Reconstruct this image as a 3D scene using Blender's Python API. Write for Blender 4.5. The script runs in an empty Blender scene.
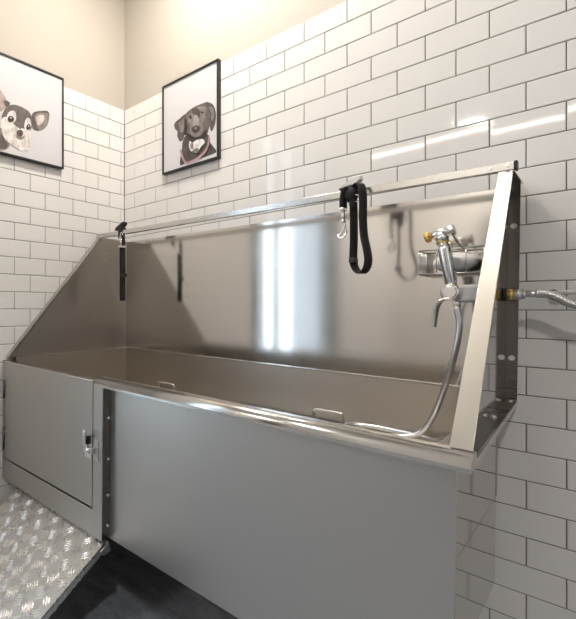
import bpy, bmesh, math, random
from mathutils import Vector, Matrix
random.seed(7)
C = bpy.context.scene.collection
PI = math.pi

# ------------------------------------------------------------------ materials
def mat(name, color=(.8, .8, .8), rough=.5, metal=0., **kw):
    m = bpy.data.materials.new(name); m.use_nodes = True
    b = m.node_tree.nodes['Principled BSDF']
    b.inputs['Base Color'].default_value = (*color, 1)
    b.inputs['Roughness'].default_value = rough
    b.inputs['Metallic'].default_value = metal
    for k, v in kw.items():
        b.inputs[k].default_value = v
    return m

def nodes(m):
    return m.node_tree.nodes, m.node_tree.links, m.node_tree.nodes['Principled BSDF']

def noise(nt, scale, detail=3, vec=None, stretch=None):
    N, L = nt.nodes, nt.links
    n = N.new('ShaderNodeTexNoise'); n.inputs['Scale'].default_value = scale; n.inputs['Detail'].default_value = detail
    tc = N.new('ShaderNodeTexCoord')
    src = tc.outputs['Object']
    if stretch:
        mp = N.new('ShaderNodeMapping'); mp.inputs['Scale'].default_value = stretch
        L.new(src, mp.inputs['Vector']); src = mp.outputs['Vector']
    L.new(src, n.inputs['Vector'])
    return n

def ramp(nt, src, lo, hi, p0=.3, p1=.7):
    r = nt.nodes.new('ShaderNodeMapRange')
    r.inputs['From Min'].default_value = p0; r.inputs['From Max'].default_value = p1
    r.inputs['To Min'].default_value = lo; r.inputs['To Max'].default_value = hi
    nt.links.new(src, r.inputs['Value'])
    return r.outputs['Result']

def steel(name, color, rough, aniso, stretch=(1.5, 1.5, 500), bump=.02, rot=0., spread=.025):
    """brushed stainless: anisotropic lobe along the grain, roughness streaks and soft smudges"""
    m = mat(name, color, rough, 1.0)
    N, L, b = nodes(m); nt = m.node_tree
    b.inputs['Anisotropic'].default_value = aniso
    b.inputs['Anisotropic Rotation'].default_value = rot
    t = N.new('ShaderNodeTangent'); t.direction_type = 'UV_MAP'; t.uv_map = 'UVMap'
    L.new(t.outputs['Tangent'], b.inputs['Tangent'])
    g = noise(nt, 1.0, 4, stretch=stretch)
    s = noise(nt, 4.0, 3)
    a = N.new('ShaderNodeMath'); a.operation = 'ADD'
    L.new(ramp(nt, g.outputs['Fac'], -spread, spread), a.inputs[0])
    L.new(ramp(nt, s.outputs['Fac'], rough - spread, rough + spread), a.inputs[1])
    L.new(a.outputs[0], b.inputs['Roughness'])
    if bump:
        bp = N.new('ShaderNodeBump'); bp.inputs['Strength'].default_value = bump; bp.inputs['Distance'].default_value = .002
        L.new(s.outputs['Fac'], bp.inputs['Height']); L.new(bp.outputs['Normal'], b.inputs['Normal'])
    return m

M = {}
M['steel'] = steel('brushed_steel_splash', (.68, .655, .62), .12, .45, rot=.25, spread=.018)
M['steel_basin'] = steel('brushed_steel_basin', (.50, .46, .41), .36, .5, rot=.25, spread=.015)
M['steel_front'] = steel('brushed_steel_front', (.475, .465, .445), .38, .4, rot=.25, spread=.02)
M['steel_trim'] = steel('brushed_steel_trim', (.64, .62, .59), .22, 0., stretch=(1, 300, 300), bump=0, spread=0.)
M['steel_side'] = steel('polished_steel_side', (.55, .53, .51), .07, .2, bump=.01, rot=.25, spread=.02)
M['steel_shade'] = steel('shade_toned_steel', (.20, .19, .175), .24, .2, bump=.01, rot=.25, spread=.04)  # steel with dark reflections and recess shade put into its base colour
M['steel_strip'] = steel('brushed_steel_strip', (.53, .50, .455), .34, 0., stretch=(300, 1, 1), bump=0, spread=.01)
M['door'] = mat('added_dark_door', (.045, .035, .03), .5)
M['bead'] = mat('pale_corner_sealant', (.50, .48, .45), .6)
M['hose'] = mat('chrome_hose', (.80, .81, .83), .24, 1.0)
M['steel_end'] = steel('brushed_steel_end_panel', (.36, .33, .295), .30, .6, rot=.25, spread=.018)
M['chrome'] = mat('chrome', (.86, .86, .87), .14, 1.0)
M['satin'] = mat('satin_chrome', (.62, .61, .6), .28, 1.0)
M['darkmetal'] = mat('dark_metal', (.10, .10, .10), .35, .9)
M['brass'] = mat('brass', (.62, .43, .16), .3, 1.0)
M['black'] = mat('black_webbing', (.005, .005, .0055), .75)
M['blackplastic'] = mat('black_plastic', (.012, .012, .013), .45)
M['frame'] = mat('black_frame', (.012, .012, .012), .35)
M['paper'] = mat('photo_paper', (.66, .65, .665), .55)
M['white'] = mat('white_plastic', (.80, .79, .77), .35)
M['sponge'] = mat('white_sponge', (.90, .89, .87), .8)
M['pale'] = mat('pale_hose', (.62, .61, .60), .35)
M['ceil'] = mat('ceiling_paint', (.80, .78, .74), .9)
M['wood'] = mat('painted_frame', (.25, .24, .23), .5)
M['dark'] = mat('dark_void', (.02, .02, .02), .9)
# white webbing of hoses: braided steel
def braid():
    m = mat('braided_steel', (.62, .62, .63), .32, .9)
    N, L, b = nodes(m); nt = m.node_tree
    uv = N.new('ShaderNodeUVMap'); uv.uv_map = 'UVMap'
    outs = []
    for sgn in (1, -1):
        mp = N.new('ShaderNodeMapping'); mp.inputs['Rotation'].default_value = (0, 0, sgn * .7)
        L.new(uv.outputs['UV'], mp.inputs['Vector'])
        w = N.new('ShaderNodeTexWave'); w.inputs['Scale'].default_value = 60
        L.new(mp.outputs['Vector'], w.inputs['Vector']); outs.append(w.outputs['Fac'])
    mx = N.new('ShaderNodeMath'); mx.operation = 'MAXIMUM'
    L.new(outs[0], mx.inputs[0]); L.new(outs[1], mx.inputs[1])
    cr = N.new('ShaderNodeValToRGB'); cr.color_ramp.elements[0].color = (.20, .20, .20, 1); cr.color_ramp.elements[1].color = (.72, .72, .72, 1)
    L.new(mx.outputs[0], cr.inputs['Fac']); L.new(cr.outputs['Color'], b.inputs['Base Color'])
    bp = N.new('ShaderNodeBump'); bp.inputs['Strength'].default_value = .5; bp.inputs['Distance'].default_value = .001
    L.new(mx.outputs[0], bp.inputs['Height']); L.new(bp.outputs['Normal'], b.inputs['Normal'])
    return m
M['braid'] = braid()
def tilemat():
    m = mat('white_glazed_tile', (.82, .80, .775), .05)
    N, L, b = nodes(m); nt = m.node_tree
    b.inputs['Specular IOR Level'].default_value = .5
    n = noise(nt, 5, 2)
    bp = N.new('ShaderNodeBump'); bp.inputs['Strength'].default_value = .015; bp.inputs['Distance'].default_value = .01
    L.new(n.outputs['Fac'], bp.inputs['Height']); L.new(bp.outputs['Normal'], b.inputs['Normal'])
    return m
M['tile'] = tilemat()
M['grout'] = mat('grey_grout', (.22, .195, .175), .95)
def paint():
    m = mat('beige_wall_paint', (.53, .485, .425), .85)
    N, L, b = nodes(m); nt = m.node_tree
    n = noise(nt, 220, 2)
    bp = N.new('ShaderNodeBump'); bp.inputs['Strength'].default_value = .08; bp.inputs['Distance'].default_value = .002
    L.new(n.outputs['Fac'], bp.inputs['Height']); L.new(bp.outputs['Normal'], b.inputs['Normal'])
    return m
M['paint'] = paint()
M['farpaint'] = mat('grey_wall_paint', (.66, .63, .60), .85)
def floormat():
    m = mat('dark_slate_vinyl', (.05, .053, .058), .45)
    N, L, b = nodes(m); nt = m.node_tree
    n = noise(nt, 9, 6, stretch=(1, 2.5, 1)); n2 = noise(nt, 60, 4)
    mx = N.new('ShaderNodeMath'); mx.operation = 'ADD'
    L.new(n.outputs['Fac'], mx.inputs[0]); L.new(ramp(nt, n2.outputs['Fac'], -.12, .12), mx.inputs[1])
    cr = N.new('ShaderNodeValToRGB')
    cr.color_ramp.elements[0].position = .35; cr.color_ramp.elements[0].color = (.24, .26, .30, 1)
    cr.color_ramp.elements[1].position = .72; cr.color_ramp.elements[1].color = (.38, .41, .45, 1)
    L.new(mx.outputs[0], cr.inputs['Fac']); L.new(cr.outputs['Color'], b.inputs['Base Color'])
    bp = N.new('ShaderNodeBump'); bp.inputs['Strength'].default_value = .15; bp.inputs['Distance'].default_value = .003
    L.new(mx.outputs[0], bp.inputs['Height']); L.new(bp.outputs['Normal'], b.inputs['Normal'])
    return m
M['floor'] = floormat()
def alu():
    m = mat('aluminium_plate', (.74, .73, .71), .28, .95)
    N, L, b = nodes(m); nt = m.node_tree
    n = noise(nt, 30, 4)
    L.new(ramp(nt, n.outputs['Fac'], .22, .34), b.inputs['Roughness'])
    return m
M['alu'] = alu()
def emit(name, col, s):
    m = mat(name, (.9, .9, .9), .5)
    b = m.node_tree.nodes['Principled BSDF']
    b.inputs['Emission Color'].default_value = (*col, 1); b.inputs['Emission Strength'].default_value = s
    return m
def pane(name='clear_glass_pane', tint=1.):
    m = bpy.data.materials.new(name); m.use_nodes = True
    N, L = m.node_tree.nodes, m.node_tree.links
    N.clear()
    o = N.new('ShaderNodeOutputMaterial'); t = N.new('ShaderNodeBsdfTransparent'); g = N.new('ShaderNodeBsdfGlossy'); t.inputs['Color'].default_value = (tint, tint, tint, 1)
    g.inputs['Roughness'].default_value = .02; x = N.new('ShaderNodeMixShader'); x.inputs['Fac'].default_value = .06
    L.new(t.outputs[0], x.inputs[1]); L.new(g.outputs[0], x.inputs[2]); L.new(x.outputs[0], o.inputs['Surface'])
    return m
M['pane'] = pane(); M['film'] = pane('grey_film_pane', .58)

# ------------------------------------------------------------------ mesh helpers
class MB:
    def __init__(s): s.bm = bmesh.new(); s.uv = s.bm.loops.layers.uv.new('UVMap'); s.mi = 0
    def face(s, vs, smooth=False):
        try: f = s.bm.faces.new(vs)
        except ValueError: return None
        f.smooth = smooth; f.material_index = s.mi
        return f
    def box(s, x0, x1, y0, y1, z0, z1, bev=0., seg=2):
        v = [s.bm.verts.new((x, y, z)) for x in (x0, x1) for y in (y0, y1) for z in (z0, z1)]
        fs = [s.face([v[i] for i in q]) for q in ((0, 1, 3, 2), (4, 6, 7, 5), (0, 4, 5, 1), (2, 3, 7, 6), (0, 2, 6, 4), (1, 5, 7, 3))]
        if bev:
            es = list({e for f in fs for e in f.edges})
            r = bmesh.ops.bevel(s.bm, geom=es, offset=bev, segments=seg, affect='EDGES', profile=.5)
            for f in r['faces']: f.smooth = True
        return s
    def prism(s, poly, d, bev=0.):
        """closed 3D polygon extruded by the vector d"""
        d = Vector(d); a = [s.bm.verts.new(p) for p in poly]; b = [s.bm.verts.new(Vector(p) + d) for p in poly]
        n = len(a); fs = [s.face(a), s.face(list(reversed(b)))]
        for i in range(n): fs.append(s.face([a[(i + 1) % n], a[i], b[i], b[(i + 1) % n]]))
        if bev:
            es = list({e for f in fs for e in f.edges})
            r = bmesh.ops.bevel(s.bm, geom=es, offset=bev, segments=2, affect='EDGES', profile=.5)
            for f in r['faces']: f.smooth = True
        bmesh.ops.recalc_face_normals(s.bm, faces=s.bm.faces[:])
        return s
    def tube(s, pts, r, n=12, caps=True, rs=None):
        pts = [Vector(p) for p in pts]; rings = []; up = None; dist = 0; ds = []
        for i, p in enumerate(pts):
            t = (pts[min(i + 1, len(pts) - 1)] - pts[max(i - 1, 0)]).normalized()
            if up is None:
                up = Vector((0, 0, 1)) if abs(t.z) < .9 else Vector((1, 0, 0))
            a = t.cross(up)
            a = a.normalized() if a.length > 1e-6 else t.orthogonal().normalized()
            b = a.cross(t).normalized(); up = b
            rr = rs[i] if rs else r
            rings.append([s.bm.verts.new(p + a * math.cos(k * 2 * PI / n) * rr + b * math.sin(k * 2 * PI / n) * rr) for k in range(n)])
            if i: dist += (p - pts[i - 1]).length
            ds.append(dist)
        for i in range(len(rings) - 1):
            for k in range(n):
                f = s.face([rings[i][k], rings[i][(k + 1) % n], rings[i + 1][(k + 1) % n], rings[i + 1][k]], True)
                if f:
                    for l, (u, v) in zip(f.loops, ((k, i), (k + 1, i), (k + 1, i + 1), (k, i + 1))):
                        l[s.uv].uv = (u / n * 2 * PI * r * 1.0, ds[v]); 
                    f.tag = True
        if caps: s.face(list(reversed(rings[0]))); s.face(rings[-1])
        return s
    def cyl(s, a, b, r, n=20, r2=None, bev=0.):
        a, b = Vector(a), Vector(b)
        if bev:
            d = (b - a).normalized()
            return s.tube([a, a + d * bev, b - d * bev, b], r, n, rs=[r - bev, r, r2 or r, (r2 or r) - bev])
        return s.tube([a, b], r, n, rs=[r, r2 if r2 is not None else r])
    def ball(s, c, rx, ry=None, rz=None, u=20, v=12):
        ry = ry or rx; rz = rz or rx
        r = bmesh.ops.create_uvsphere(s.bm, u_segments=u, v_segments=v, radius=1)
        for x in r['verts']: x.co = Vector((x.co.x * rx + c[0], x.co.y * ry + c[1], x.co.z * rz + c[2]))
        for f in {f for x in r['verts'] for f in x.link_faces}: f.smooth = True; f.material_index = s.mi
        return s
    def ribbon(s, pts, w, th, side=(0, 1, 0)):
        """flat webbing: path with the width along side"""
        pts = [Vector(p) for p in pts]; sd = Vector(side).normalized(); rings = []
        for i, p in enumerate(pts):
            t = (pts[min(i + 1, len(pts) - 1)] - pts[max(i - 1, 0)]).normalized(); nn = t.cross(sd).normalized()
            rings.append([s.bm.verts.new(p + sd * a * w / 2 + nn * b * th / 2) for a, b in ((-1, -1), (1, -1), (1, 1), (-1, 1))])
        for i in range(len(rings) - 1):
            for k in range(4): s.face([rings[i][k], rings[i][(k + 1) % 4], rings[i + 1][(k + 1) % 4], rings[i + 1][k]], k in (0, 2))
        s.face(list(reversed(rings[0]))); s.face(rings[-1])
        return s
    def build(s, name, m, parent=None, loc=None):
        bmesh.ops.recalc_face_normals(s.bm, faces=s.bm.faces[:])
        for f in s.bm.faces:
            if f.tag: continue
            n = f.normal; ax = max(range(3), key=lambda i: abs(n[i]))
            u, v = ((1, 2), (0, 2), (0, 1))[ax]
            for l in f.loops: l[s.uv].uv = (l.vert.co[u], l.vert.co[v])
        me = bpy.data.meshes.new(name); s.bm.to_mesh(me); s.bm.free()
        for x in (m if isinstance(m, (list, tuple)) else [m]): me.materials.append(x)
        o = bpy.data.objects.new(name, me); C.objects.link(o)
        if parent: o.parent = parent
        if loc: o.location = loc
        return o

def spline(pts, n=8):
    P = [Vector(p) for p in pts]; out = []
    for i in range(len(P) - 1):
        a, b, c, d = P[max(i - 1, 0)], P[i], P[i + 1], P[min(i + 2, len(P) - 1)]
        for k in range(n):
            t = k / n
            out.append(.5 * ((2 * b) + (c - a) * t + (2 * a - 5 * b + 4 * c - d) * t * t + (3 * b - a - 3 * c + d) * t ** 3))
    out.append(P[-1]); return out

def closed(pts, n=4):
    P = [Vector(p) for p in pts]; m = len(P); out = []
    for i in range(m):
        a, b, c, d = P[i - 1], P[i], P[(i + 1) % m], P[(i + 2) % m]
        for k in range(n):
            t = k / n
            out.append(.5 * ((2 * b) + (c - a) * t + (2 * a - 5 * b + 4 * c - d) * t * t + (3 * b - a - 3 * c + d) * t ** 3))
    return out

def thing(name, label, cat, loc=(0, 0, 0), group=None, rot=None):
    o = bpy.data.objects.new(name, None); C.objects.link(o); o.empty_display_size = .05
    o.location = loc; o['label'] = label; o['category'] = cat
    if group: o['group'] = group
    if rot: o.rotation_euler = rot
    return o
def tag(o, label, cat, group=None):
    o['label'] = label; o['category'] = cat
    if group: o['group'] = group
    return o
def struct(o): o['kind'] = 'structure'; return o
def rebase(o, loc):
    """move a thing's origin without moving its parts (parts are modelled in world coordinates)"""
    loc = Vector(loc); o.location = loc
    for c in o.children:
        c.location = c.location - loc
    return o

def printmat(name, color):
    """halftone-like fur variation inside one printed tone"""
    m = mat(name, color, .55)
    N, L, b = nodes(m); nt = m.node_tree
    n = noise(nt, 95, 5, stretch=(1, 1, .45)); n2 = noise(nt, 22, 3)
    ad = N.new('ShaderNodeMath'); ad.operation = 'ADD'
    L.new(ramp(nt, n.outputs['Fac'], .80, 1.16, .35, .65), ad.inputs[0]); L.new(ramp(nt, n2.outputs['Fac'], -.16, .20, .35, .65), ad.inputs[1])
    mx = N.new('ShaderNodeMix'); mx.data_type = 'RGBA'; mx.blend_type = 'MULTIPLY'; mx.inputs['Factor'].default_value = 1
    mx.inputs['A'].default_value = (*color, 1)
    cc = N.new('ShaderNodeCombineColor')
    for k in range(3): L.new(ad.outputs[0], cc.inputs[k])
    L.new(cc.outputs['Color'], mx.inputs['B']); L.new(mx.outputs['Result'], b.inputs['Base Color'])
    return m
DOG_RIGHT = {
  'neck': [(0.437, 1.868), (0.424, 1.796), (0.464, 1.794), (0.54, 1.795), (0.636, 1.798), (0.624, 1.828), (0.606, 1.852), (0.589, 1.895), (0.477, 1.927), (0.444, 1.906)],
  'head': [(0.464, 2.03), (0.502, 2.042), (0.552, 2.044), (0.583, 2.04), (0.612, 2.02), (0.627, 1.987), (0.624, 1.95), (0.603, 1.929), (0.589, 1.895), (0.552, 1.881), (0.509, 1.893), (0.477, 1.922), (0.457, 1.963), (0.448, 2.005)],
  'brow': [(0.496, 2.028), (0.546, 2.033), (0.586, 2.015), (0.579, 1.974), (0.558, 1.952), (0.502, 1.961), (0.477, 1.992)],
  'cheek': [(0.571, 1.967), (0.606, 1.984), (0.606, 1.937), (0.586, 1.905), (0.564, 1.902)],
  'muzzle': [(0.492, 1.97), (0.534, 1.974), (0.562, 1.949), (0.564, 1.916), (0.552, 1.894), (0.512, 1.901), (0.492, 1.928)],
  'earl': [(0.461, 2.026), (0.424, 2.018), (0.389, 2.004), (0.393, 1.977), (0.41, 1.959), (0.408, 1.937), (0.424, 1.908), (0.445, 1.911), (0.457, 1.938), (0.474, 1.977)],
  'earr': [(0.579, 2.041), (0.606, 2.031), (0.626, 2.011), (0.638, 1.974), (0.636, 1.937), (0.627, 1.914), (0.615, 1.9), (0.605, 1.918), (0.6, 1.958), (0.596, 1.997)],
  'eyel': [(0.479, 2.008), (0.49, 2.016), (0.502, 2.006), (0.502, 1.992), (0.49, 1.989)],
  'eyer': [(0.55, 2.008), (0.56, 2.016), (0.572, 2.007), (0.572, 1.995), (0.56, 1.994)],
  'nose': [(0.501, 1.948), (0.525, 1.951), (0.551, 1.936), (0.545, 1.92), (0.523, 1.919), (0.506, 1.93)],
  'mouth': [(0.461, 1.94), (0.49, 1.921), (0.517, 1.902), (0.552, 1.898), (0.579, 1.917), (0.586, 1.9), (0.562, 1.881), (0.517, 1.888), (0.483, 1.91)],
  'chest': [(0.49, 1.892), (0.521, 1.887), (0.571, 1.877), (0.579, 1.855), (0.552, 1.838), (0.533, 1.824), (0.502, 1.836), (0.483, 1.866)],
  'chestd': [(0.509, 1.844), (0.534, 1.845), (0.547, 1.831), (0.534, 1.823), (0.51, 1.831)],
  'collar': [(0.427, 1.861), (0.437, 1.862), (0.451, 1.825), (0.471, 1.798), (0.521, 1.799), (0.564, 1.815), (0.591, 1.842), (0.598, 1.878), (0.605, 1.873), (0.6, 1.834), (0.572, 1.804), (0.523, 1.789), (0.466, 1.788), (0.44, 1.822)],
}
DOG_LEFT = {
  'earl': [(-0.759, 2.069), (-0.735, 2.057), (-0.717, 2.038), (-0.698, 2.014), (-0.709, 1.991), (-0.73, 1.973), (-0.759, 1.956)],
  'eartip': [(-0.722, 2.019), (-0.693, 2.02), (-0.702, 1.993), (-0.717, 1.998)],
  'head': [(-0.732, 1.939), (-0.72, 1.978), (-0.7, 2.002), (-0.671, 2.017), (-0.632, 2.017), (-0.598, 2.007), (-0.583, 1.978), (-0.585, 1.936), (-0.607, 1.914), (-0.665, 1.903), (-0.714, 1.915)],
  'face': [(-0.732, 1.932), (-0.714, 1.95), (-0.698, 1.942), (-0.674, 1.929), (-0.652, 1.919), (-0.626, 1.922), (-0.604, 1.922), (-0.59, 1.908), (-0.6, 1.869), (-0.595, 1.837), (-0.632, 1.82), (-0.676, 1.83), (-0.714, 1.85), (-0.732, 1.885)],
  'patchl': [(-0.709, 1.951), (-0.696, 1.977), (-0.676, 1.989), (-0.663, 1.975), (-0.665, 1.949), (-0.679, 1.932), (-0.7, 1.932)],
  'patchr': [(-0.623, 1.935), (-0.618, 1.962), (-0.605, 1.977), (-0.591, 1.97), (-0.588, 1.94), (-0.602, 1.918), (-0.618, 1.918)],
  'stripe': [(-0.663, 1.987), (-0.641, 2.0), (-0.623, 1.976), (-0.625, 1.94), (-0.634, 1.922), (-0.648, 1.916), (-0.659, 1.933)],
  'eyel': [(-0.705, 1.942), (-0.696, 1.959), (-0.681, 1.961), (-0.674, 1.949), (-0.683, 1.935), (-0.698, 1.932)],
  'eyer': [(-0.614, 1.932), (-0.607, 1.946), (-0.595, 1.949), (-0.59, 1.938), (-0.598, 1.925), (-0.61, 1.922)],
  'glintl': [(-0.692, 1.954), (-0.686, 1.957), (-0.686, 1.952), (-0.692, 1.949)],
  'nose': [(-0.661, 1.9), (-0.645, 1.912), (-0.63, 1.907), (-0.634, 1.887), (-0.648, 1.879), (-0.659, 1.887)],
  'earr': [(-0.588, 1.981), (-0.574, 2.012), (-0.533, 2.03), (-0.495, 2.038), (-0.491, 2.01), (-0.502, 1.971), (-0.527, 1.943), (-0.557, 1.931), (-0.583, 1.938)],
  'earri': [(-0.565, 1.997), (-0.533, 2.019), (-0.505, 2.024), (-0.509, 1.994), (-0.527, 1.962), (-0.548, 1.95), (-0.563, 1.968)],
  'eardark': [(-0.586, 1.982), (-0.572, 1.991), (-0.557, 1.949), (-0.544, 1.936), (-0.574, 1.933)],
  'body': [(-0.759, 1.892), (-0.732, 1.893), (-0.717, 1.864), (-0.693, 1.841), (-0.7, 1.816), (-0.725, 1.8), (-0.759, 1.799)],
  'ruff': [(-0.698, 1.854), (-0.682, 1.866), (-0.674, 1.848), (-0.687, 1.829)],
  'spot': [(-0.615, 1.867), (-0.595, 1.881), (-0.591, 1.866), (-0.602, 1.854)],
}
LIN, SKY, EXPO = 19, 2.7, 0.62
DOWN = [(.75, -.48, 16, 'ceiling downlight nearest the room corner', 3.14, .2, (1, .93, .84)), (1.5, -.26, 2.4, 'ceiling downlight above the sprayer end of the tub', 3.14, .12, (1, .93, .84)), (2.4, -2.4, 17, 'ceiling downlight mid room', 3.14, .2, (1, .97, .93)), (.9, -3.9, 14, 'ceiling downlight at the far end', 3.14, .2, (1, .97, .93))]
# ------------------------------------------------------------------ the room
W, D, H = 3.4, 4.5, 3.0              # right wall x, front wall -y, ceiling z
TOP = 2.2                            # top of the tiling
ROW, HALF = .0785, .07976            # tile pitch
G = .0026                            # grout joint
TH = .009
win = dict(y0=-2.80, y1=-1.36, z0=.32, z1=2.6)

def tile_field(mb, place, x_first, length, rows, hole=None):
    """place(u, v, n) -> point; u along the wall, v height, n out of the wall"""
    for r in range(rows):
        z1 = TOP - r * ROW - (G / 2 if r else 0); z0 = max(TOP - (r + 1) * ROW + G / 2, 0.)
        u = x_first[r % 2] - 2 * HALF
        while u < length:
            a, b = max(u + G / 2, 0.001), min(u + 2 * HALF - G / 2, length)
            u += 2 * HALF
            if b - a < .006: continue
            if hole and b > hole[0] and a < hole[1] and z1 > hole[2] and z0 < hole[3]:
                if a < hole[0] - .01: b = hole[0]
                elif b > hole[1] + .01: a = hole[1]
                else: continue
            tx, tz = random.gauss(0, .0032), random.gauss(0, .0022)
            e = .0016; cu, cv = (a + b) / 2, (z0 + z1) / 2
            def pt(uu, vv, n): return place(uu, vv, n + tx * (uu - cu) + tz * (vv - cv))
            o = [mb.bm.verts.new(pt(*q)) for q in ((a, z0, 0), (b, z0, 0), (b, z1, 0), (a, z1, 0))]
            i1 = [mb.bm.verts.new(pt(*q)) for q in ((a, z0, TH - e), (b, z0, TH - e), (b, z1, TH - e), (a, z1, TH - e))]
            i2 = [mb.bm.verts.new(pt(*q)) for q in ((a + e, z0 + e, TH), (b - e, z0 + e, TH), (b - e, z1 - e, TH), (a + e, z1 - e, TH))]
            for k in range(4):
                k2 = (k + 1) % 4
                mb.face([o[k], o[k2], i1[k2], i1[k]]); mb.face([i1[k], i1[k2], i2[k2], i2[k]])
            mb.face(i2)

T0 = .0065   # back of the tile front plane sits at y=0: wall face is at +TH
wb = struct(MB().box(-.15, W + .15, TH, TH + .15, 0, H).build('wall_back', M['paint']))
m = MB(); tile_field(m, lambda u, v, n: (u, TH - n, v), (.0816 - 2 * HALF + 2 * HALF, .0816 - HALF), W, 28)
m.build('tile_cladding', M['tile'], wb)
MB().box(-.009, W, TH - .0062, TH + .001, 0, TOP).build('grout_bed', M['grout'], wb)
m = MB()
hy0, hy1 = -win['y0'], -win['y1']
def wl(a, b, z0, z1): m.box(-TH - .15, -TH, -b, -a, z0, z1)
wl(-.2, hy1, 0, H); wl(hy0, D + .15, 0, H); wl(hy1, hy0, 0, win['z0']); wl(hy1, hy0, win['z1'], H)
wlft = struct(m.build('wall_left', M['paint']))
m = MB(); tile_field(m, lambda u, v, n: (-TH + n, -u, v), (.103, .0234), D, 28, (hy1 - .05, hy0 + .05, win['z0'] - .05, win['z1'] + .05))
m.build('tile_cladding', M['tile'], wlft)
m = MB()
def wg(a, b, z0, z1): m.box(-TH - .001, -TH + .0062, -b, -a, z0, z1)
wg(0, hy1 - .04, 0, TOP); wg(hy0 + .04, D, 0, TOP); wg(hy1 - .04, hy0 + .04, 0, win['z0'] - .04)
m.build('grout_bed', M['grout'], wlft)
MB().box(0, .0035, .0045, TH + .001, 0, TOP - .001).build('corner_bead', M['bead'], wb)
struct(MB().box(W, W + .15, -D - .15, TH, 0, H).build('wall_right', M['farpaint']))
struct(MB().box(-.15, W + .15, -D - .15, -D, 0, H).build('wall_front', M['farpaint']))
struct(MB().box(-.2, W + .2, -D - .2, .2, -.1, 0).build('floor', M['floor']))
struct(MB().box(-.2, W + .2, -D - .2, .2, H, H + .1).build('ceiling', M['ceil']))
# window in the left wall: two narrow clear lights between broader ones with grey film
y0, y1, z0, z1 = win['y0'], win['y1'], win['z0'], win['z1']
w = MB()
xw0, xw1 = -.030, .004
w.box(xw0, xw1, y0 - .03, y0 + .045, z0 - .03, z1 + .03); w.box(xw0, xw1, y1 - .03, y1 + .03, z0 - .03, z1 + .03)
w.box(xw0, xw1, y0 + .045, y1 - .03, z0 - .03, z0 + .03); w.box(xw0, xw1, y0 + .045, y1 - .03, z1 - .03, z1 + .03)
stiles = ((-1.485, -1.47), (-1.725, -1.64), (-1.97, -1.95))
for a, b in stiles: w.box(-.024, -.004, a, b, z0 + .03, z1 - .03)
wo = struct(w.build('window_1', M['wood']))
ed = [y1 - .03, -1.47, -1.485, -1.64, -1.725, -1.95, -1.97, y0 + .045]
for i in range(4):
    MB().box(-.016, -.011, ed[2 * i + 1] - .004, ed[2 * i] + .004, z0 + .02, z1 - .02).build('pane', M['pane' if i in (1, 2) else 'film'], wo)
# unseen door added to the front wall, dark to deepen the steel's reflections
dr = struct(MB().box(.95, 1.85, -D + .001, -D + .042, .006, 2.05, bev=.002).build('added_door_1', M['door']))
m = MB()
m.box(.88, .95, -D + .0005, -D + .06, 0, 2.12); m.box(1.85, 1.92, -D + .0005, -D + .06, 0, 2.12); m.box(.95, 1.85, -D + .0005, -D + .06, 2.05, 2.12)
m.build('added_door_frame', M['wood'], dr)
m = MB(); m.cyl((1.02, -D + .042, 1.0), (1.02, -D + .09, 1.0), .011, 14); m.tube([(1.02, -D + .085, 1.0), (1.14, -D + .085, 1.0)], .010, 12); m.build('added_door_handle', M['satin'], dr)
# ------------------------------------------------------------------ the bathing tub (modelled level, then leaned a hair to its drain)
TILT = .0132
tub = thing('dog_bathing_tub', 'large stainless steel raised dog bathing tub with high back splash against the tiled wall', 'bathtub', (-.0117, 0, 0), rot=(0, TILT, 0))
XL, XR, YB, YF, YR = .008, 1.660, -.014, -.722, -.195
XRF = 1.682                                                      # right end of rim and ledge at the front
ZR, ZRIM, ZT, ZL, ZA = 1.488, .886, 1.4646, .892, .356
S, SF, ST, SB, SS = M['steel'], M['steel_front'], M['steel_trim'], M['steel_basin'], M['steel_side']
XP, XPF = 1.634, 1.650                                                       # plane of the right side panel
MB().box(.030, XP, YB - .003, YB, ZL, ZT).build('back_panel', S, tub)
def side(xb, xf, x_off, m):
    return MB().prism([(xb, YB - .003, ZL - .02), (xb, YB - .003, ZT), (xb + (xf - xb) * .28, YR, ZT + .006), (xf, -.700, ZRIM), (xf, -.700, ZL - .02)], (x_off, 0, 0)).build('side_panel', m, tub)
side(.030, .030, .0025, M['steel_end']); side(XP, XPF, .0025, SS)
# outward flanges of the two side panels
def flange(t0, t1, b0, b1):
    a, b = Vector((0, YR + .002, ZT + .010)), Vector((0, -.706, ZRIM + .004))
    n = Vector((0, -(a - b).z, (a - b).y)).normalized()
    if n.z < 0: n = -n
    MB().prism([(t0, a.y, a.z), (t1, a.y, a.z), (b1, b.y, b.z), (b0, b.y, b.z)], n * .003, bev=.0008).build('sloped_flange', M['steel_strip'], tub)
    MB().box(t0, t1, YR, YB, ZT + .004, ZT + .007).build('top_flange', ST, tub)
flange(XP + .0035, XR + .006, XPF - .001, XRF); flange(XL, .032, XL, .032)
MB().box(XP, XR, YB - .004, YB - .001, ZRIM - .012, ZT + .004).build('wall_flange', M['steel_shade'], tub)
MB().box(XL, .030, YB - .004, YB - .001, ZL, ZT + .004).build('wall_flange', SB, tub)
# ledge flange at the right end, with a down-turned lip
MB().prism([(1.615, YB, ZRIM - .016), (XR, YB, ZRIM - .016), (XRF, -.704, ZRIM - .016), (1.615, -.704, ZRIM - .016)], (0, 0, .003)).build('ledge_flange', M['steel_shade'], tub)
MB().prism([(XR - .003, YB, ZRIM - .029), (XR, YB, ZRIM - .029), (XRF, -.704, ZRIM - .029), (XRF - .003, -.704, ZRIM - .029)], (0, 0, .0162)).build('ledge_lip', ST, tub)
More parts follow.
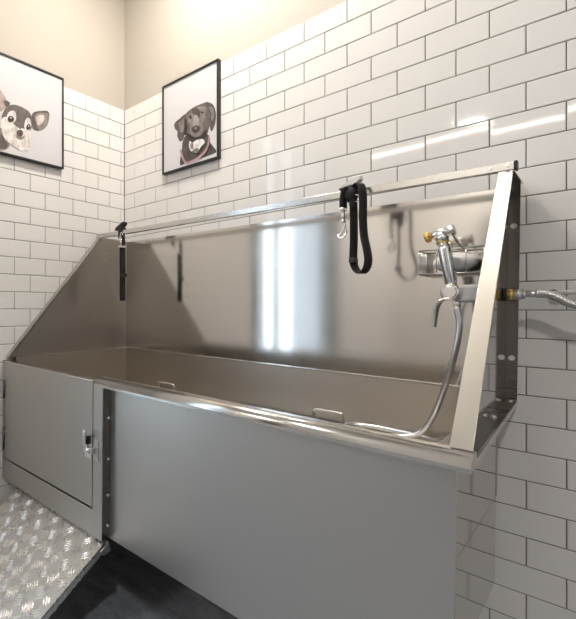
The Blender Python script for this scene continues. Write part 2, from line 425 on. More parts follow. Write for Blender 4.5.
# basin
b = MB()
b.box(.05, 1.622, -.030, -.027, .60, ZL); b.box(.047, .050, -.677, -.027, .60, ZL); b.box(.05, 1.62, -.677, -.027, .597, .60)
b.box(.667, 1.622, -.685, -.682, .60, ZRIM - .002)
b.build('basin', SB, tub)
l = MB(); l.box(.034, XP, -.0315, YB - .003, ZL - .0005, ZL + .002); l.box(.034, .0515, -.677, -.0315, ZL - .0005, ZL + .002)
l.build('basin_ledge', ST, tub)
# lower body
MB().box(1.617, 1.620, -.685, -.03, ZA, ZRIM - .016).build('body_side', SS, tub)
MB().box(.03, 1.617, -.685, -.03, ZA, ZA + .003).build('underside', SB, tub)
MB().box(.03, 1.617, -.033, -.03, ZA, .60).build('body_back', SB, tub)
MB().box(.015, .018, -.685, -.03, ZA, ZL).build('body_side', SB, tub)
# four legs under the body
for x in (.12, 1.50):
    for y in (-.56, -.12):
        lg = MB().box(x - .02, x + .02, y - .02, y + .02, .03, ZA).build('leg', SB, tub)
        MB().cyl((x, y, .0 + (x * TILT)), (x, y, .032), .025, 16).build('foot', M['darkmetal'], lg)
# front apron, recessed behind the rim and the door post
YA = -.690
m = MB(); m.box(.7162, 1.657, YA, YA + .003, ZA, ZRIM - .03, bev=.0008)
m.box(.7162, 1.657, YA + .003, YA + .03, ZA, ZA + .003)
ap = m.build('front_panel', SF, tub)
# rolled front rim
pr_ = [(YA + .02, ZRIM - .029), (YF, ZRIM - .029), (YF, ZRIM - .022)]
for k in range(1, 7):
    a = k / 6 * PI / 2; pr_.append((YF + .022 - .022 * math.cos(a), ZRIM - .022 + .022 * math.sin(a)))
pr_ += [(-.680, ZRIM), (-.677, ZRIM - .013), (YA + .02, ZRIM - .013)]
m = MB(); m.prism([(.667, y, z) for y, z in pr_], (XRF - .667, 0, 0))
for f in m.bm.faces:
    if abs(f.normal.x) < .5 and f.normal.y < -.05 and f.normal.z > .05: f.smooth = True
m.build('front_rim', ST, tub)
# door frame: post and sill and left stile
m = MB(); m.box(.6675, .716, YF, YF + .003, ZA, ZRIM - .029); dp = m.build('door_post', SF, tub)
MB().box(.7125, .7158, YF + .0032, YA + .02, ZA + .001, ZRIM - .030).build('post_return', M['steel_shade'], dp)
m = MB(); m.box(XL + .0005, .6675, YF, YF + .003, ZA, .4435); m.box(XL + .0005, .6675, YF + .003, -.690, ZA, ZA + .003)
m.build('door_sill', SF, tub)
m = MB(); m.box(XL, .0285, YF, YF + .003, .4435, ZRIM - .012); m.box(XL, .0285, YF, -.677, ZRIM - .015, ZRIM - .012)
m.build('door_stile', SF, tub)
# the door
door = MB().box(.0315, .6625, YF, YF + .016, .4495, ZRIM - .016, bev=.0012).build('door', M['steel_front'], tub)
YD = YF + .003
m = MB()
m.box(.0315, .6625, YD - .006, YD + .026, ZRIM - .0165, ZRIM - .0115, bev=.0015)
m.build('top_edge', ST, door)
for zc, hh in ((.752, .040), (.535, .048)):
    h = MB(); h.box(.0335, .047, YD - .0052, YD - .003, zc - hh, zc + hh, bev=.0006)
    h.box(.016, .0268, YD - .0062, YD - .0034, zc - hh, zc + hh)
    ho = h.build('hinge', M['satin'], door)
    MB().cyl((.0303, YD - .008, zc - hh), (.0303, YD - .008, zc + hh), .0048, 12).build('hinge_pin', M['darkmetal'], ho)
    for dz in (-.6, 0, .6):
        MB().cyl((.0400, YD - .0052, zc + dz * hh), (.0400, YD - .0072, zc + dz * hh), .003, 10).build('rivet', M['chrome'], ho)
# toggle latch
zl = .655
la = MB().box(0.624, 0.660, YD - .0055, YD - .003, zl - .045, zl + .026, bev=.001).build('latch', M['chrome'], door)
m = MB(); m.tube(spline([(0.640, YD - .016, zl - .004), (0.646, YD - .024, zl + .022), (0.656, YD - .030, zl + .056)], 4), .0068, 10)
m.box(0.636, 0.652, YD - .020, YD - .005, zl - .024, zl + .006, bev=.002); m.build('latch_lever', M['chrome'], la)
m = MB(); m.tube([(0.634, YD - .013, zl - .010), (0.674, YD - .014, zl - .006), (0.680, YD - .014, zl - .012), (0.674, YD - .014, zl - .020), (0.634, YD - .013, zl - .022)], .0026, 8)
m.build('latch_loop', M['chrome'], la)
MB().ball((0.654, YD - .014, zl - .015), .010, .008, .012).build('latch_knuckle', M['chrome'], la)
MB().box(0.640, 0.656, YD - .014, YD - .005, zl + .006, zl + .03).build('latch_gap', M['blackplastic'], la)
for dx, dz in ((0.630, .018), (0.630, -.02), (0.630, -.037)):
    MB().cyl((dx, YD - .0055, zl + dz), (dx, YD - .0085, zl + dz), .0035, 10).build('rivet', M['chrome'], la)
m = MB(); m.box(0.671, 0.698, YF - .003, YF, zl - .045, zl + .028, bev=.001); m.box(0.674, 0.682, YF - .018, YF - .003, zl - .022, zl + .0, bev=.002)
m.build('latch_catch', M['satin'], tub)
# top rail across the splash
rl = MB().box(XL - .004, 1.668, YR - .010, YR + .010, ZR - .020, ZR, bev=.0012).build('top_rail', ST, tub)
MB().box(1.668, 1.674, YR - .011, YR + .011, ZR - .021, ZR + .001, bev=.001).build('end_cap', M['blackplastic'], rl)
# screws
def screw(p, d, r=.0055, par=tub):
    d = Vector(d); p = Vector(p)
    m = MB(); m.cyl(p, p + d * .0015, r * 1.35, 14); m.cyl(p + d * .0015, p + d * .005, r, 6)
    return m.build('screw', M['chrome'], par)
for z in (.99, 1.355): screw((1.6475, YB - .004, z), (0, -1, 0))
for y in (-.05, -.30, -.55): screw((1.650, y, ZRIM - .013), (0, 0, 1))
for z in (.40, .50, .62, .755): screw((.7165, -.697, z), (1, 0, 0), .004)
for x in (1.622, 1.655): screw((x, YR - .010, ZR - .009), (0, -1, 0), .003)
screw((1.262, YR - .010, ZR - .010), (0, -1, 0), .004)
# blanked hole on the left end panel
m = MB()
rp = [(.0326, -.168 + .020 * math.cos(k * PI / 16), 1.374 + .020 * math.sin(k * PI / 16)) for k in range(32)]
m.tube(rp + [rp[0]], .0016, 6, caps=False); m.build('blanking_plug', SB, tub)

# ------------------------------------------------------------------ floor grates with handles
def grate(x0, x1, hx, label):
    g = thing('tub_grate', label, 'grate', ((x0 + x1) / 2, -.34, .60), group='lift-out floor grates in the tub')
    cx, cy, cz = g.location
    m = MB()
    m.box(x0 - cx, x1 - cx, -.655 + .34, -.045 + .34, .700 - cz, .703 - cz)
    for yy in (-.63, -.07): m.box(x0 + .01 - cx, x1 - .01 - cx, yy - .01 + .34, yy + .01 + .34, .602 - cz, .700 - cz)
    m.build('plate', SB, g)
    h = MB(); y = -.30 + .34; a, b2 = hx - .043 - cx, hx + .043 - cx
    zt = .798 - cz; zb = .701 - cz
    h.tube(spline([(a, y, zb), (a, y, zt - .012), (a + .003, y, zt - .003), (a + .012, y, zt), (b2 - .012, y, zt), (b2 - .003, y, zt - .003), (b2, y, zt - .012), (b2, y, zb)], 5), .0042, 10)
    h.build('handle', M['satin'], g)
    return g
grate(.06, .83, .600, 'left floor grate in the tub, only its wire handle shows near the door end')
grate(.835, 1.606, 1.262, 'right floor grate in the tub, only its wire handle shows left of the hose')
# ------------------------------------------------------------------ tether clamps and tethers on the rail
def clamp(x, z, label, s=1., yaw=0.):
    t = thing('tether_clamp', label, 'clamp', (x, YR, z + .0005), group='clamps on the top rail')
    t.rotation_euler = (0, 0, yaw)
    m = MB(); m.box(-.014, .014, -.014, .0155, .0016, .013, bev=.002); m.box(-.012, .012, -.0155, -.0115, -.040, .012, bev=.001)
    m.build('body', M['blackplastic'], t)
    m = MB(); m.prism([(-.034, -.014, .009), (-.034, -.014, .017), (-.006, -.014, .026), (.020, -.014, .040), (.027, -.014, .037), (.026, -.014, .026), (.010, -.014, .014)], (0, .026, 0), bev=.002)
    m.build('cam_lever', M['satin' if s else 'blackplastic'], t)
    m = MB(); m.box(-.036, -.004, -.018, .014, .0018, .0088, bev=.0015); m.build('jaw', M['blackplastic'], t)
    m = MB(); rp = [(.004 + .009 * math.cos(k * PI / 8), -.018, -.046 + .010 * math.sin(k * PI / 8)) for k in range(17)]
    m.tube(rp, .0018, 8, caps=False); m.build('ring', M['chrome'], t)
    return t
zr = lambda x: ZR - TILT * x
clamp(1.294, zr(1.294), 'metal lever clamp on the steel rail holding the looped black tether')
clamp(.205, zr(.205), 'small dark clamp on the rail near the room corner', 0)

t = thing('tether_strap', 'black webbing tether looped open with a slider buckle, hanging mid rail', 'leash', (1.300, -.2, 1.46), group='black tethers hanging from the rail')
o = Vector(t.location)
DX = .007
KY = 0.
def L3(ps): return [Vector((x + DX, yy - .024 - KY * (x - 1.3), z)) - o for x, yy, z in ps]
main = [(1.300, -.20, 1.466), (1.318, -.2, 1.478), (1.330, -.2, 1.460), (1.333, -.2, 1.421), (1.333, -.2, 1.363), (1.337, -.2, 1.316), (1.347, -.2, 1.274), (1.351, -.2, 1.244), (1.343, -.2, 1.219), (1.327, -.2, 1.209), (1.311, -.2, 1.219), (1.300, -.2, 1.239), (1.298, -.2, 1.262), (1.300, -.2, 1.308), (1.300, -.2, 1.367), (1.299, -.2, 1.412), (1.298, -.2, 1.440)]
KY = .55
MB().ribbon(spline(L3(main), 6), .026, .003, side=(.5, .866, 0)).build('webbing', M['black'], t)
short = [(1.300, -.206, 1.462), (1.288, -.208, 1.472), (1.277, -.208, 1.462), (1.2725, -.208, 1.44), (1.272, -.208, 1.409)]
KY = 0.
MB().ribbon(spline(L3(short), 5), .024, .004, side=(.5, .866, 0)).build('short_strap', M['black'], t)
k = MB(); kx, kz = L3([(1.298, -.206, 1.445)])[0].x, L3([(1.298, -.206, 1.445)])[0].z
k.ball((kx - .002, -.030, kz + .004), .020, .016, .024, 16, 10); k.ball((kx + .004, -.032, kz - .024), .011, .012, .018, 16, 10); k.build('knot', M['black'], t)
s = MB(); p = L3([(1.299, -.2, 1.249)])[0]
s.box(p.x - .008, p.x + .008, p.y - .017, p.y + .017, p.z - .006, p.z + .008, bev=.002); s.build('slider_buckle', M['blackplastic'], t)
def snap(par, top, sc=1., m='chrome'):
    q = Vector(top); b = MB()
    b.box(q.x - .006 * sc, q.x + .006 * sc, q.y - .013 * sc, q.y + .013 * sc, q.z - .003, q.z + .004, bev=.0012)
    b.cyl(q - Vector((0, 0, .002)), q - Vector((0, 0, .028 * sc)), .0050 * sc, 12)
    b.ball(q - Vector((0, 0, .030 * sc)), .0065 * sc)
    pts = [(0, 0, -.030), (.004, 0, -.042), (-.003, 0, -.058), (-.010, -.004, -.066), (-.006, -.010, -.074), (.004, -.008, -.072), (.008, -.003, -.060), (.006, 0, -.050)]
    b.tube(spline([q + Vector(v) * sc for v in pts], 5), .0026 * sc, 8)
    return b.build('snap_hook', M[m], par)
snap(t, L3([(1.272, -.208, 1.408)])[0], 1.2)
r = MB(); c0 = L3([(1.312, -.214, 1.434)])[0]
r.tube([c0 + Vector((.009 * math.cos(k * PI / 8), 0, .010 * math.sin(k * PI / 8))) for k in range(17)], .0018, 8, caps=False); r.build('ring', M['chrome'], t)

t = thing('tether_strap', 'black webbing tether hanging straight down in the tub corner, silver snap at its top', 'leash', (.232, -.2, 1.45), group='black tethers hanging from the rail')
o = Vector(t.location); DX = .021
m = MB(); m.ribbon(spline(L3([(.216, -.2, 1.398), (.215, -.2, 1.33), (.216, -.2, 1.27), (.2155, -.2, 1.20), (.217, -.2, 1.148), (.222, -.2, 1.143), (.226, -.2, 1.150), (.2245, -.2, 1.20), (.226, -.2, 1.27), (.2255, -.2, 1.33), (.224, -.2, 1.398)]), 4), .025, .0035)
m.build('webbing', M['black'], t)
m = MB(); m.ribbon(L3([(.226, -.2, 1.464), (.228, -.2, 1.44), (.228, -.2, 1.41), (.225, -.2, 1.39)]), .018, .003); m.build('short_strap', M['black'], t)
p = L3([(.226, -.2, 1.262)])[0]
m = MB(); m.box(p.x - .004, p.x + .010, p.y - .016, p.y + .016, p.z - .009, p.z + .009, bev=.002); m.build('slider_buckle', M['blackplastic'], t)
b = MB(); q = L3([(.214, -.203, 1.398)])[0]
b.box(q.x - .004, q.x + .016, q.y - .016, q.y + .016, q.z - .004, q.z + .006, bev=.0015)
b.cyl(q + Vector((.005, 0, .004)), q + Vector((.003, -.002, .040)), .005, 12)
b.tube(spline([q + Vector(v) for v in ((.003, -.002, .038), (-.003, -.002, .05), (0, -.002, .064), (.008, -.002, .069), (.013, -.002, .058), (.009, -.002, .046))], 5), .0028, 8)
b.build('snap_hook', M['chrome'], t)

# ------------------------------------------------------------------ mixer valve, sprayer, rack, sponge
v = thing('mixer_valve', 'chrome wall valve with drooping lever holding the sprayer', 'tap', (1.545, -.02, 1.148))
o = Vector(v.location)
W3 = lambda x, y, z: Vector((x, y, z)) - o
m = MB(); m.cyl(W3(1.545, -.026, 1.146), W3(1.636, -.026, 1.146), .0, 4) if 0 else None
m = MB(); m.box(1.545 - o.x, 1.629 - o.x, -.148 - o.y, -.100 - o.y, -.026, .022, bev=.008, seg=3)
m.cyl(W3(1.590, -.124, 1.146), W3(1.590, -.0185, 1.146), .016, 20); m.cyl(W3(1.590, -.028, 1.146), W3(1.590, -.0180, 1.146), .028, 24)
m.build('valve_body', M['white'], v)
m = MB(); m.cyl(W3(1.536, -.165, 1.150), W3(1.536, -.105, 1.150), .023, 28, bev=.004); m.cyl(W3(1.536, -.170, 1.150), W3(1.536, -.165, 1.150), .017, 24, bev=.002)
m.build('spray_holder', M['chrome'], v)
m = MB(); m.ribbon(spline([W3(1.540, -.168, 1.134), W3(1.522, -.172, 1.130), W3(1.509, -.172, 1.114), W3(1.503, -.172, 1.086), W3(1.500, -.174, 1.054)], 6), .014, .005, side=(.8, .6, 0))
m.build('lever', M['satin'], v)
MB().cyl(W3(1.546, -.135, 1.128), W3(1.547, -.135, 1.108), .009, 16).build('hose_nut', M['chrome'], v)

sp = thing('hand_sprayer', 'chrome hand sprayer with brass nozzle standing in the wall valve', 'sprayer', (1.534, -.135, 1.172))
o = Vector(sp.location)
ax = [W3(1.534, -.135, 1.172), W3(1.514, -.135, 1.292)]
d = (ax[1] - ax[0]).normalized()
m = MB(); m.tube([ax[0], ax[0] + d * .006, ax[0] + d * .1, ax[1]], .014, 24, rs=[.0115, .0150, .0168, .0158]); m.build('grip', M['chrome'], sp)
for a in (ax[0] - d * .004, ax[1] - d * .004):
    MB().cyl(a, a + d * .005, .0128 if a.z < .05 else .0165, 20, bev=.0015).build('collar', M['brass'], sp)
hd = Vector((.0565, 0, .0135)).normalized(); hc = W3(1.510, -.135, 1.318)
m = MB(); m.tube([ax[1] + d * .002, ax[1] + d * .012, ax[1] + d * .026], .0165, 20, rs=[.0150, .0165, .0160])
m.tube([hc - hd * .022, hc - hd * .018, hc - hd * .002, hc + hd * .030, hc + hd * .033], .014, 22, rs=[.0105, .0125, .0155, .0150, .012])
m.build('head', M['chrome'], sp)
m = MB(); e = hc - hd * .021; m.cyl(e, e - hd * .008, .0085, 16)
n_ = 28; a_ = e - hd * .006; kk = []
side_ = hd.cross(Vector((0, 1, 0))).normalized(); up_ = Vector((0, 1, 0))
for q_, rr in ((0, .012), (.002, .0158), (.011, .0158), (.014, .012)):
    kk.append([m.bm.verts.new(a_ - hd * q_ + (side_ * math.cos(w * 2 * PI / n_) + up_ * math.sin(w * 2 * PI / n_)) * rr * (1. if w % 2 else .92)) for w in range(n_)])
for q_ in range(3):
    for w in range(n_): m.face([kk[q_][w], kk[q_][(w + 1) % n_], kk[q_ + 1][(w + 1) % n_], kk[q_ + 1][w]])
m.face(kk[0]); m.face(kk[3])
m.build('nozzle', M['brass'], sp)
m = MB(); m.ribbon(spline([W3(1.524, -.137, 1.334), W3(1.533, -.139, 1.322), W3(1.541, -.139, 1.304), W3(1.552, -.139, 1.281), W3(1.560, -.139, 1.272)], 5), .012, .0035); m.build('trigger', M['darkmetal'], sp)

hz = .7150
hose = [(1.546, -.135, 1.1055), (1.5515, -.132, 1.06), (1.542, -.128, .99), (1.516, -.116, .889), (1.482, -.100, .79), (1.448, -.092, .735), (1.405, -.105, hz), (1.33, -.14, hz), (1.265, -.17, hz), (1.225, -.145, hz), (1.232, -.09, hz), (1.262, -.062, hz), (1.308, -.052, hz), (1.383, -.056, hz), (1.455, -.072, hz), (1.52, -.116, hz), (1.57, -.18, hz), (1.57, -.26, hz)]
hp = spline(hose, 10)
fine = [hp[0]]                                  # even steps of 2 mm, every other ring a groove of the spiral
acc = 0.
for a, b_ in zip(hp, hp[1:]):
    seg = (b_ - a).length; s_ = .0022 - acc
    while s_ < seg: fine.append(a.lerp(b_, s_ / seg)); s_ += .0022
    acc = seg - (s_ - .0022)
m = MB()
m.tube(fine, .0085, 12, rs=[.0088 if i % 2 else .0074 for i in range(len(fine))])
h = m.build('spray_hose', M['hose']); tag(h, 'silver spray hose dropping from the valve and curling in the tub', 'hose')

rk = thing('wire_basket', 'steel wire soap basket on the splash behind the sprayer', 'basket', (1.51, -.0165, 1.20))
o = Vector(rk.location)
x0, x1, ya, yb, zb, zt = 1.446, 1.600, -.0215, -.098, 1.206, 1.276
m = MB()
for z, r in ((zb, .0022), (zt, .0024)):
    m.tube([W3(*p) for p in ((x0, ya, z), (x0, yb, z), (x1, yb, z), (x1, ya, z), (x0, ya, z))], r, 8)
m.build('rim', M['satin'], rk)
m = MB()
for k in range(7):
    y = ya + (yb - ya) * k / 6; m.cyl(W3(x0, y, zb), W3(x0, y, zt), .0014, 8)
    if k in (0, 3, 6): m.cyl(W3(x1, y, zb), W3(x1, y, zt), .0014, 8)
for x in (1.49, 1.56): m.cyl(W3(x, yb, zb), W3(x, yb, zt), .0014, 8)
for k in range(1, 14):
    x = x0 + (x1 - x0) * k / 14; m.cyl(W3(x, ya, zb), W3(x, yb, zb), .0014, 6)
m.build('wires', M['satin'], rk)
s = MB(); s.ball((0, 0, 0), .056, .033, .029, 28, 16)
so = s.build('sponge', M['sponge']); so.location = (1.528, -.060, 1.2385)
tag(so, 'white rounded sponge lying in the wire basket', 'sponge')

# ------------------------------------------------------------------ water supply at the right
su = thing('supply_hose', 'braided steel supply hose with brass fitting leaving the tub side', 'hose', (1.645, -.1, 1.142))
o = Vector(su.location)
MB().cyl(W3(1.6432, -.1, 1.142), W3(1.6470, -.1, 1.142), .020, 6).build('bushing', M['blackplastic'], su)
m = MB(); m.cyl(W3(1.6465, -.1, 1.142), W3(1.6645, -.1, 1.142), .013, 20, bev=.002); m.cyl(W3(1.6545, -.1, 1.142), W3(1.6595, -.1, 1.142), .0145, 20); m.build('fitting', M['brass'], su)
m = MB(); m.cyl(W3(1.6635, -.1, 1.142), W3(1.6795, -.1, 1.142), .0155, 6); m.cyl(W3(1.6795, -.1, 1.142), W3(1.6865, -.1, 1.142), .012, 20); m.build('coupling_nut', M['satin'], su)
m = MB(); m.cyl(W3(1.6855, -.1, 1.143), W3(1.7085, -.1, 1.143), .0085, 16, bev=.001); m.build('ferrule', M['satin'], su)
m = MB(); m.tube(spline([W3(*p) for p in ((1.707, -.1, 1.143), (1.730, -.101, 1.141), (1.750, -.102, 1.131), (1.766, -.102, 1.119), (1.79, -.102, 1.111), (1.85, -.10, 1.10), (1.95, -.09, 1.09), (2.05, -.06, 1.10), (2.09, -.012, 1.11))], 8), .0105, 14); m.build('braided_tube', M['braid'], su)
MB().cyl(W3(2.088, -.022, 1.1095), W3(2.091, -.0005, 1.11), .022, 20).build('wall_rose', M['chrome'], su)
p = thing('water_pipe', 'pale straight pipe running along the tile behind the braided hose', 'pipe', (1.735, -.03, 1.146))
o = Vector(p.location)
m = MB(); m.tube(spline([W3(1.732, -.0005, 1.146), W3(1.732, -.020, 1.146), W3(1.742, -.030, 1.146), W3(1.80, -.030, 1.147), W3(2.3, -.03, 1.15)], 6), .006, 12); m.build('tube', M['pale'], p)
MB().cyl(W3(1.732, -.004, 1.146), W3(1.732, -.0005, 1.146), .010, 16).build('wall_rose', M['chrome'], p)
m = MB(); m.cyl(W3(2.3, -.03, 1.15), W3(2.33, -.03, 1.15), .011, 16); m.cyl(W3(2.315, -.03, 1.15), W3(2.315, -.0005, 1.15), .010, 16); m.build('elbow', M['chrome'], p)

# ------------------------------------------------------------------ checker plate ramp
ang = math.radians(29.5)
RX0, RX1, RY, RZ = .120, .712, -.704, .3415
ln = (RZ - .012) / math.sin(ang)
rp = thing('ramp', 'aluminium checker plate ramp leading up to the tub door', 'ramp', ((RX0 + RX1) / 2, RY, 0))
def onr(x, s, n):   # x across, s down the slope, n out of the plate
    return Vector((x - (RX0 + RX1) / 2, -s * math.cos(ang) - n * math.sin(ang) * 1.0, RZ - s * math.sin(ang) + n * math.cos(ang)))
m = MB()
m.prism([onr(RX0, 0, 0), onr(RX1, 0, 0), onr(RX1, 0, -.003), onr(RX0, 0, -.003)], onr(0, ln, 0) - onr(0, 0, 0))
pitch = .048
i = 0
ns, nx = int(ln / pitch), int((RX1 - RX0) / pitch)
for a in range(ns):
    for b_ in range(nx):
        cs, cx = (a + .5) * ln / ns, RX0 + (b_ + .5) * (RX1 - RX0) / nx
        sg = 1 if (a + b_) % 2 else -1
        ux, us = math.cos(sg * PI / 4), math.sin(sg * PI / 4)
        for k in range(-2, 3):
            ox, os_ = -us * k * .0086, ux * k * .0086
            L_ = .0250 if abs(k) < 2 else .0215
            tip0, tip1 = (cx + ox - ux * L_, cs + os_ - us * L_), (cx + ox + ux * L_, cs + os_ + us * L_)
            w_ = .0030
            mid = (cx + ox, cs + os_)
            q = [tip0, (mid[0] - us * w_, mid[1] + ux * w_), tip1, (mid[0] + us * w_, mid[1] - ux * w_)]
            if min(t_[0] for t_ in q) < RX0 + .001 or max(t_[0] for t_ in q) > RX1 - .001 or min(t_[1] for t_ in q) < .002: continue
            vb = [m.bm.verts.new(onr(x, s, .0001)) for x, s in q]
            r0 = m.bm.verts.new(onr(mid[0] - ux * L_ * .6, mid[1] - us * L_ * .6, .0018)); r1 = m.bm.verts.new(onr(mid[0] + ux * L_ * .6, mid[1] + us * L_ * .6, .0018))
            for f in ([vb[0], vb[1], r0], [vb[1], vb[2], r1], [vb[1], r1, r0], [vb[2], vb[3], r1], [vb[3], vb[0], r0], [vb[3], r0, r1]): m.face(f, False)
m.build('tread_plate', M['alu'], rp)
for x in (RX0, RX1 - .003):
    MB().prism([onr(x, -.004, .0), onr(x + .003, -.004, .0), onr(x + .003, -.004, -.022), onr(x, -.004, -.022)], onr(0, ln - .03, 0) - onr(0, 0, 0)).build('side_flange', M['alu'], rp)
for x in (RX0 - .009, RX1 + .001):
    m = MB(); m.prism([onr(x, -.002, -.005), onr(x, .034, -.003), onr(x, .034, -.024), onr(x, .004, -.034)], (.008, 0, 0), bev=.0012); m.build('bracket', M['satin'], rp)
x = RX0 - .012
m = MB(); m.cyl(onr(RX0 + .03, .022, .0), onr(RX0 + .03, .022, .004), .006, 12); m.build('bolt', M['satin'], rp)

# ------------------------------------------------------------------ framed dog photographs
def photo(name_label, place, a0, a1, z0, z1, shapes, cols, fw=.008, dep=.022):
    """place(a, z, n): a along the wall, n out of the wall; base is the middle of the picture's back"""
    ac = (a0 + a1) / 2
    t = thing('framed_photograph', name_label, 'picture', place(ac, z0, .0006))
    o = Vector(t.location)
    def P(a, z, n): return Vector(place(a, z, n)) - o
    m = MB()
    for q in ((a0, a0 + fw, z0, z1), (a1 - fw, a1, z0, z1), (a0 + fw, a1 - fw, z0, z0 + fw), (a0 + fw, a1 - fw, z1 - fw, z1)):
        m.prism([P(q[0], q[2], .0006), P(q[1], q[2], .0006), P(q[1], q[3], .0006), P(q[0], q[3], .0006)], P(0, 0, dep) - P(0, 0, .0006), bev=.0008)
    m.build('frame', M['frame'], t)
    m = MB(); base = .0165
    m.prism([P(a0 + fw, z0 + fw, .002), P(a1 - fw, z0 + fw, .002), P(a1 - fw, z1 - fw, .002), P(a0 + fw, z1 - fw, .002)], P(0, 0, base) - P(0, 0, .002))
    mats = [M['paper']]; 
    A0, A1, Z0, Z1 = a0 + fw + .0005, a1 - fw - .0005, z0 + fw + .0005, z1 - fw - .0005
    for i, (key, pts) in enumerate(shapes.items()):
        c = cols[key]
        mm = bpy.data.materials.get('print_' + c[0]) or printmat('print_' + c[0], c[1])
        if mm not in mats: mats.append(mm)
        m.mi = mats.index(mm)
        vs = []
        for q in closed([(a, z, 0) for a, z in pts], 4):
            vs.append((min(max(q.x, A0), A1), min(max(q.y, Z0), Z1)))
        out = []
        for q in vs:
            if not out or (abs(q[0] - out[-1][0]) + abs(q[1] - out[-1][1])) > 1e-5: out.append(q)
        bmv = [m.bm.verts.new(P(a, z, base + .0002 * (i + 1))) for a, z in out]
        f = m.face(bmv)
        if f: bmesh.ops.triangulate(m.bm, faces=[f])
    m.build('print', mats, t)
    return t
def lin(h):
    return tuple(((int(h[i:i + 2], 16) / 255 + .055) / 1.055) ** 2.4 if int(h[i:i + 2], 16) > 10 else 0 for i in (0, 2, 4))
cR = dict(neck=('coat_dark', lin('4f4744')), head=('coat_mid', lin('655c58')), brow=('coat_light', lin('847b77')), cheek=('coat_mid', lin('655c58')), muzzle=('coat_light', lin('847b77')), bridge=('coat_pale', lin('a39a96')),
          earl=('coat', lin('574e4b')), earr=('coat', lin('574e4b')), earlh=('coat_light', lin('847b77')), earrh=('coat_light', lin('847b77')), earld=('near_black', lin('332c2a')), browd=('coat_dark', lin('4f4744')), eyel=('near_black', lin('332c2a')), eyer=('near_black', lin('332c2a')), glint=('white_fur', lin('dcd7d5')), nose=('nose', lin('463d3b')), nosel=('coat_light', lin('847b77')), mouth=('near_black', lin('332c2a')),
          chest=('white_fur', lin('dcd7d5')), chestd=('coat_light', lin('847b77')), chestl=('coat_light', lin('847b77')), collar=('pink_collar', lin('b08f93')))
cL = dict(earl=('ear_inside', lin('b3a19b')), eartip=('coat', lin('574e4b')), head=('coat_mid', lin('655c58')), face=('cream_fur', lin('e0d7d3')), shade=('ear_pale', lin('cdbfb9')), patchl=('white_fur', lin('dcd7d5')), patchr=('white_fur', lin('dcd7d5')),
          stripe=('coat_mid', lin('655c58')), eyel=('near_black', lin('332c2a')), eyer=('near_black', lin('332c2a')), glintl=('white_fur', lin('dcd7d5')), glintr=('white_fur', lin('dcd7d5')), nose=('nose_brown', lin('5b4744')), mouthl=('coat_light', lin('847b77')), earr=('coat_light', lin('847b77')), earri=('ear_pale', lin('cdbfb9')),
          eardark=('coat', lin('574e4b')), earedge=('coat', lin('574e4b')), body=('coat_light', lin('847b77')), bodyd=('coat', lin('574e4b')))
def shrink(pts, k, dx=0, dz=0):
    cx = sum(p[0] for p in pts) / len(pts); cz = sum(p[1] for p in pts) / len(pts)
    return [(cx + (x - cx) * k + dx, cz + (z - cz) * k + dz) for x, z in pts]
R_, L_2 = DOG_RIGHT, DOG_LEFT
R_['earlh'] = shrink(R_['earl'], .55, .006, .012); R_['earrh'] = shrink(R_['earr'], .5, .004, .01)
R_['earld'] = [(.455, 2.005), (.466, 2.0), (.472, 1.955), (.462, 1.925), (.452, 1.94), (.458, 1.97)]
R_['browd'] = [(.500, 2.030), (.520, 2.034), (.545, 2.020), (.548, 1.99), (.532, 1.975), (.522, 2.000), (.508, 2.012)]
R_['bridge'] = [(.512, 1.995), (.530, 2.000), (.545, 1.97), (.543, 1.952), (.525, 1.955), (.508, 1.955)]
R_['eyel'] = shrink(R_['eyel'], .72); R_['eyer'] = shrink(R_['eyer'], .72)
R_['glint'] = shrink(R_['eyer'], .28, .002, .003)
R_['nosel'] = shrink(R_['nose'], .35, -.002, .006)
R_['chestl'] = [(.494, 1.874), (.506, 1.879), (.512, 1.862), (.506, 1.846), (.496, 1.856)]
R_['chest'] = [(.488, 1.890), (.505, 1.878), (.530, 1.884), (.566, 1.878), (.577, 1.858), (.556, 1.846), (.540, 1.830), (.520, 1.846), (.500, 1.838), (.484, 1.864)]
L_2['earri'] = shrink(L_2['earri'], .72, -.004, 0); L_2['earedge'] = [(-.582, 1.975), (-.572, 2.012), (-.533, 2.031), (-.497, 2.039), (-.492, 2.010), (-.500, 2.028), (-.535, 2.022), (-.566, 2.004)]
L_2['bodyd'] = shrink(L_2['body'], .6, .004, -.01)
L_2['shade'] = [(-.690, 1.850), (-.672, 1.862), (-.655, 1.848), (-.640, 1.838), (-.650, 1.828), (-.676, 1.834)]
L_2['mouthl'] = [(-.668, 1.882), (-.650, 1.876), (-.636, 1.880), (-.622, 1.890), (-.630, 1.874), (-.650, 1.869)]
L_2['glintr'] = shrink(L_2['eyer'], .25, .001, .004)
DOG_R_ORDER = ['neck', 'earl', 'earlh', 'head', 'earld', 'earr', 'earrh', 'brow', 'browd', 'cheek', 'muzzle', 'bridge', 'eyel', 'eyer', 'glint', 'mouth', 'nose', 'nosel', 'chest', 'chestd', 'chestl', 'collar']
DOG_L_ORDER = ['body', 'bodyd', 'earr', 'earri', 'eardark', 'earedge', 'earl', 'eartip', 'head', 'face', 'shade', 'patchl', 'patchr', 'stripe', 'eyel', 'eyer', 'glintl', 'glintr', 'mouthl', 'nose']
photo('black framed photograph of a dark floppy-eared dog, on the wall above the tub', lambda a, z, n: (a, -n, z), .310, .653, 1.771, 2.211, {k: DOG_RIGHT[k] for k in DOG_R_ORDER}, cR)
photo('black framed photograph of a tan-and-white big-eared small dog, on the left wall', lambda a, z, n: (n, a, z), -.757, -.411, 1.783, 2.226, {k: DOG_LEFT[k] for k in DOG_L_ORDER}, cL)
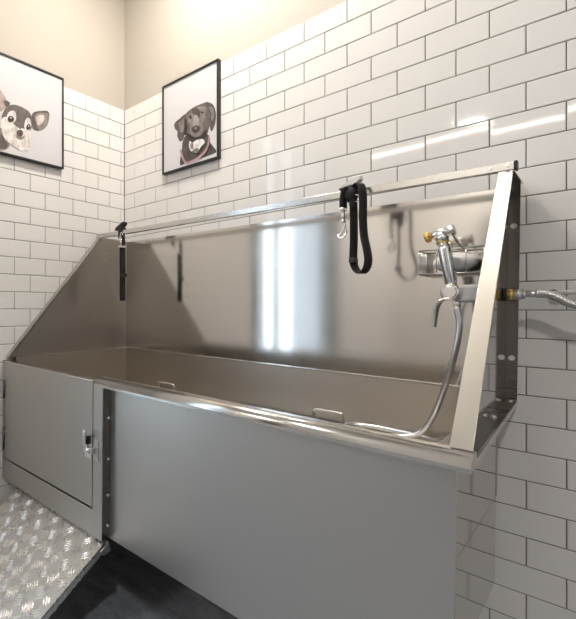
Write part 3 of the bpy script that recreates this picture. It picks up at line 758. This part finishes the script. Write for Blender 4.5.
# ------------------------------------------------------------------ lamps
lf = thing('linear_lamp', 'long slim suspended strip lamp across the room', 'lamp', (.85, -3.42, 2.72))
MB().box(-.80, .80, -.04, .04, .003, .06, bev=.003).build('housing', M['satin'], lf)
MB().box(-.79, .79, -.032, .032, -.004, .003).build('diffuser', emit('strip_diffuser', (1, .93, .84), LIN), lf)
for x in (-.6, .6): MB().cyl((x, 0, .06), (x, 0, H - 2.72 - .001), .003, 8).build('suspension_rod', M['satin'], lf)
def downlight(x, y, power, label, spread=2.2, size=.11, col=(1, .94, .86)):
    t = thing('recessed_downlight', label, 'lamp', (x, y, H - .0005), group='ceiling downlights')
    m = MB()
    pts = [(.045, -.001), (.060, -.006), (.072, -.003), (.074, 0)]
    n = 32
    rings = [[m.bm.verts.new((r * math.cos(k * 2 * PI / n), r * math.sin(k * 2 * PI / n), z)) for k in range(n)] for r, z in pts]
    for i in range(3):
        for k in range(n): m.face([rings[i][k], rings[i][(k + 1) % n], rings[i + 1][(k + 1) % n], rings[i + 1][k]], True)
    m.build('trim_ring', M['white'], t)
    MB().cyl((0, 0, -.004), (0, 0, -.0015), .046, 24).build('lens', emit('downlight_lens', col, 6), t)
    l = bpy.data.lights.new('downlight', 'AREA'); l.shape = 'DISK'; l.size = size; l.energy = power; l.color = col; l.spread = spread
    lo = bpy.data.objects.new('downlight_beam', l); C.objects.link(lo); lo.parent = t; lo.location = (0, 0, -.012)
    return t
for d in DOWN: downlight(*d)

# daylight
wd = bpy.data.worlds.new('sky'); bpy.context.scene.world = wd; wd.use_nodes = True
bg = wd.node_tree.nodes['Background']; bg.inputs['Color'].default_value = (.74, .87, 1, 1); bg.inputs['Strength'].default_value = SKY
l = bpy.data.lights.new('window_portal', 'AREA'); l.shape = 'RECTANGLE'; l.size = win['y1'] - win['y0']; l.size_y = win['z1'] - win['z0']
l.cycles.is_portal = True
lo = bpy.data.objects.new('window_portal', l); C.objects.link(lo)
lo.location = (-.16, (win['y0'] + win['y1']) / 2, (win['z0'] + win['z1']) / 2); lo.rotation_euler = (0, -PI / 2, 0)
# outside ground
struct(MB().box(-8, -.4, -8, 4, -.3, -.12).build('ground', mat('pale_paving', (.45, .44, .42), .9)))

# ------------------------------------------------------------------ camera
cd = bpy.data.cameras.new('camera'); cam = bpy.data.objects.new('camera', cd); C.objects.link(cam)
cam.location = (1.8394, -1.6156, 1.1078); cam.rotation_euler = (PI / 2, 0, .82437)
cd.sensor_fit = 'VERTICAL'; cd.sensor_height = 24; cd.lens = 24 * 441.45 / 619
cd.shift_x = (288 - 135.67) / 619; cd.shift_y = -(309.5 - 307.55) / 619
cd.clip_start = .02
sc = bpy.context.scene; sc.camera = cam
sc.view_settings.view_transform = 'Standard'; sc.view_settings.look = 'None'; sc.view_settings.gamma = 1; sc.view_settings.use_curve_mapping = False
sc.view_settings.exposure = EXPO
sc.cycles.max_bounces = 10; sc.cycles.diffuse_bounces = 5; sc.cycles.glossy_bounces = 6; sc.cycles.transparent_max_bounces = 8
sc.cycles.sample_clamp_indirect = 6; sc.cycles.caustics_reflective = False; sc.cycles.caustics_refractive = False
sc.cycles.blur_glossy = .5
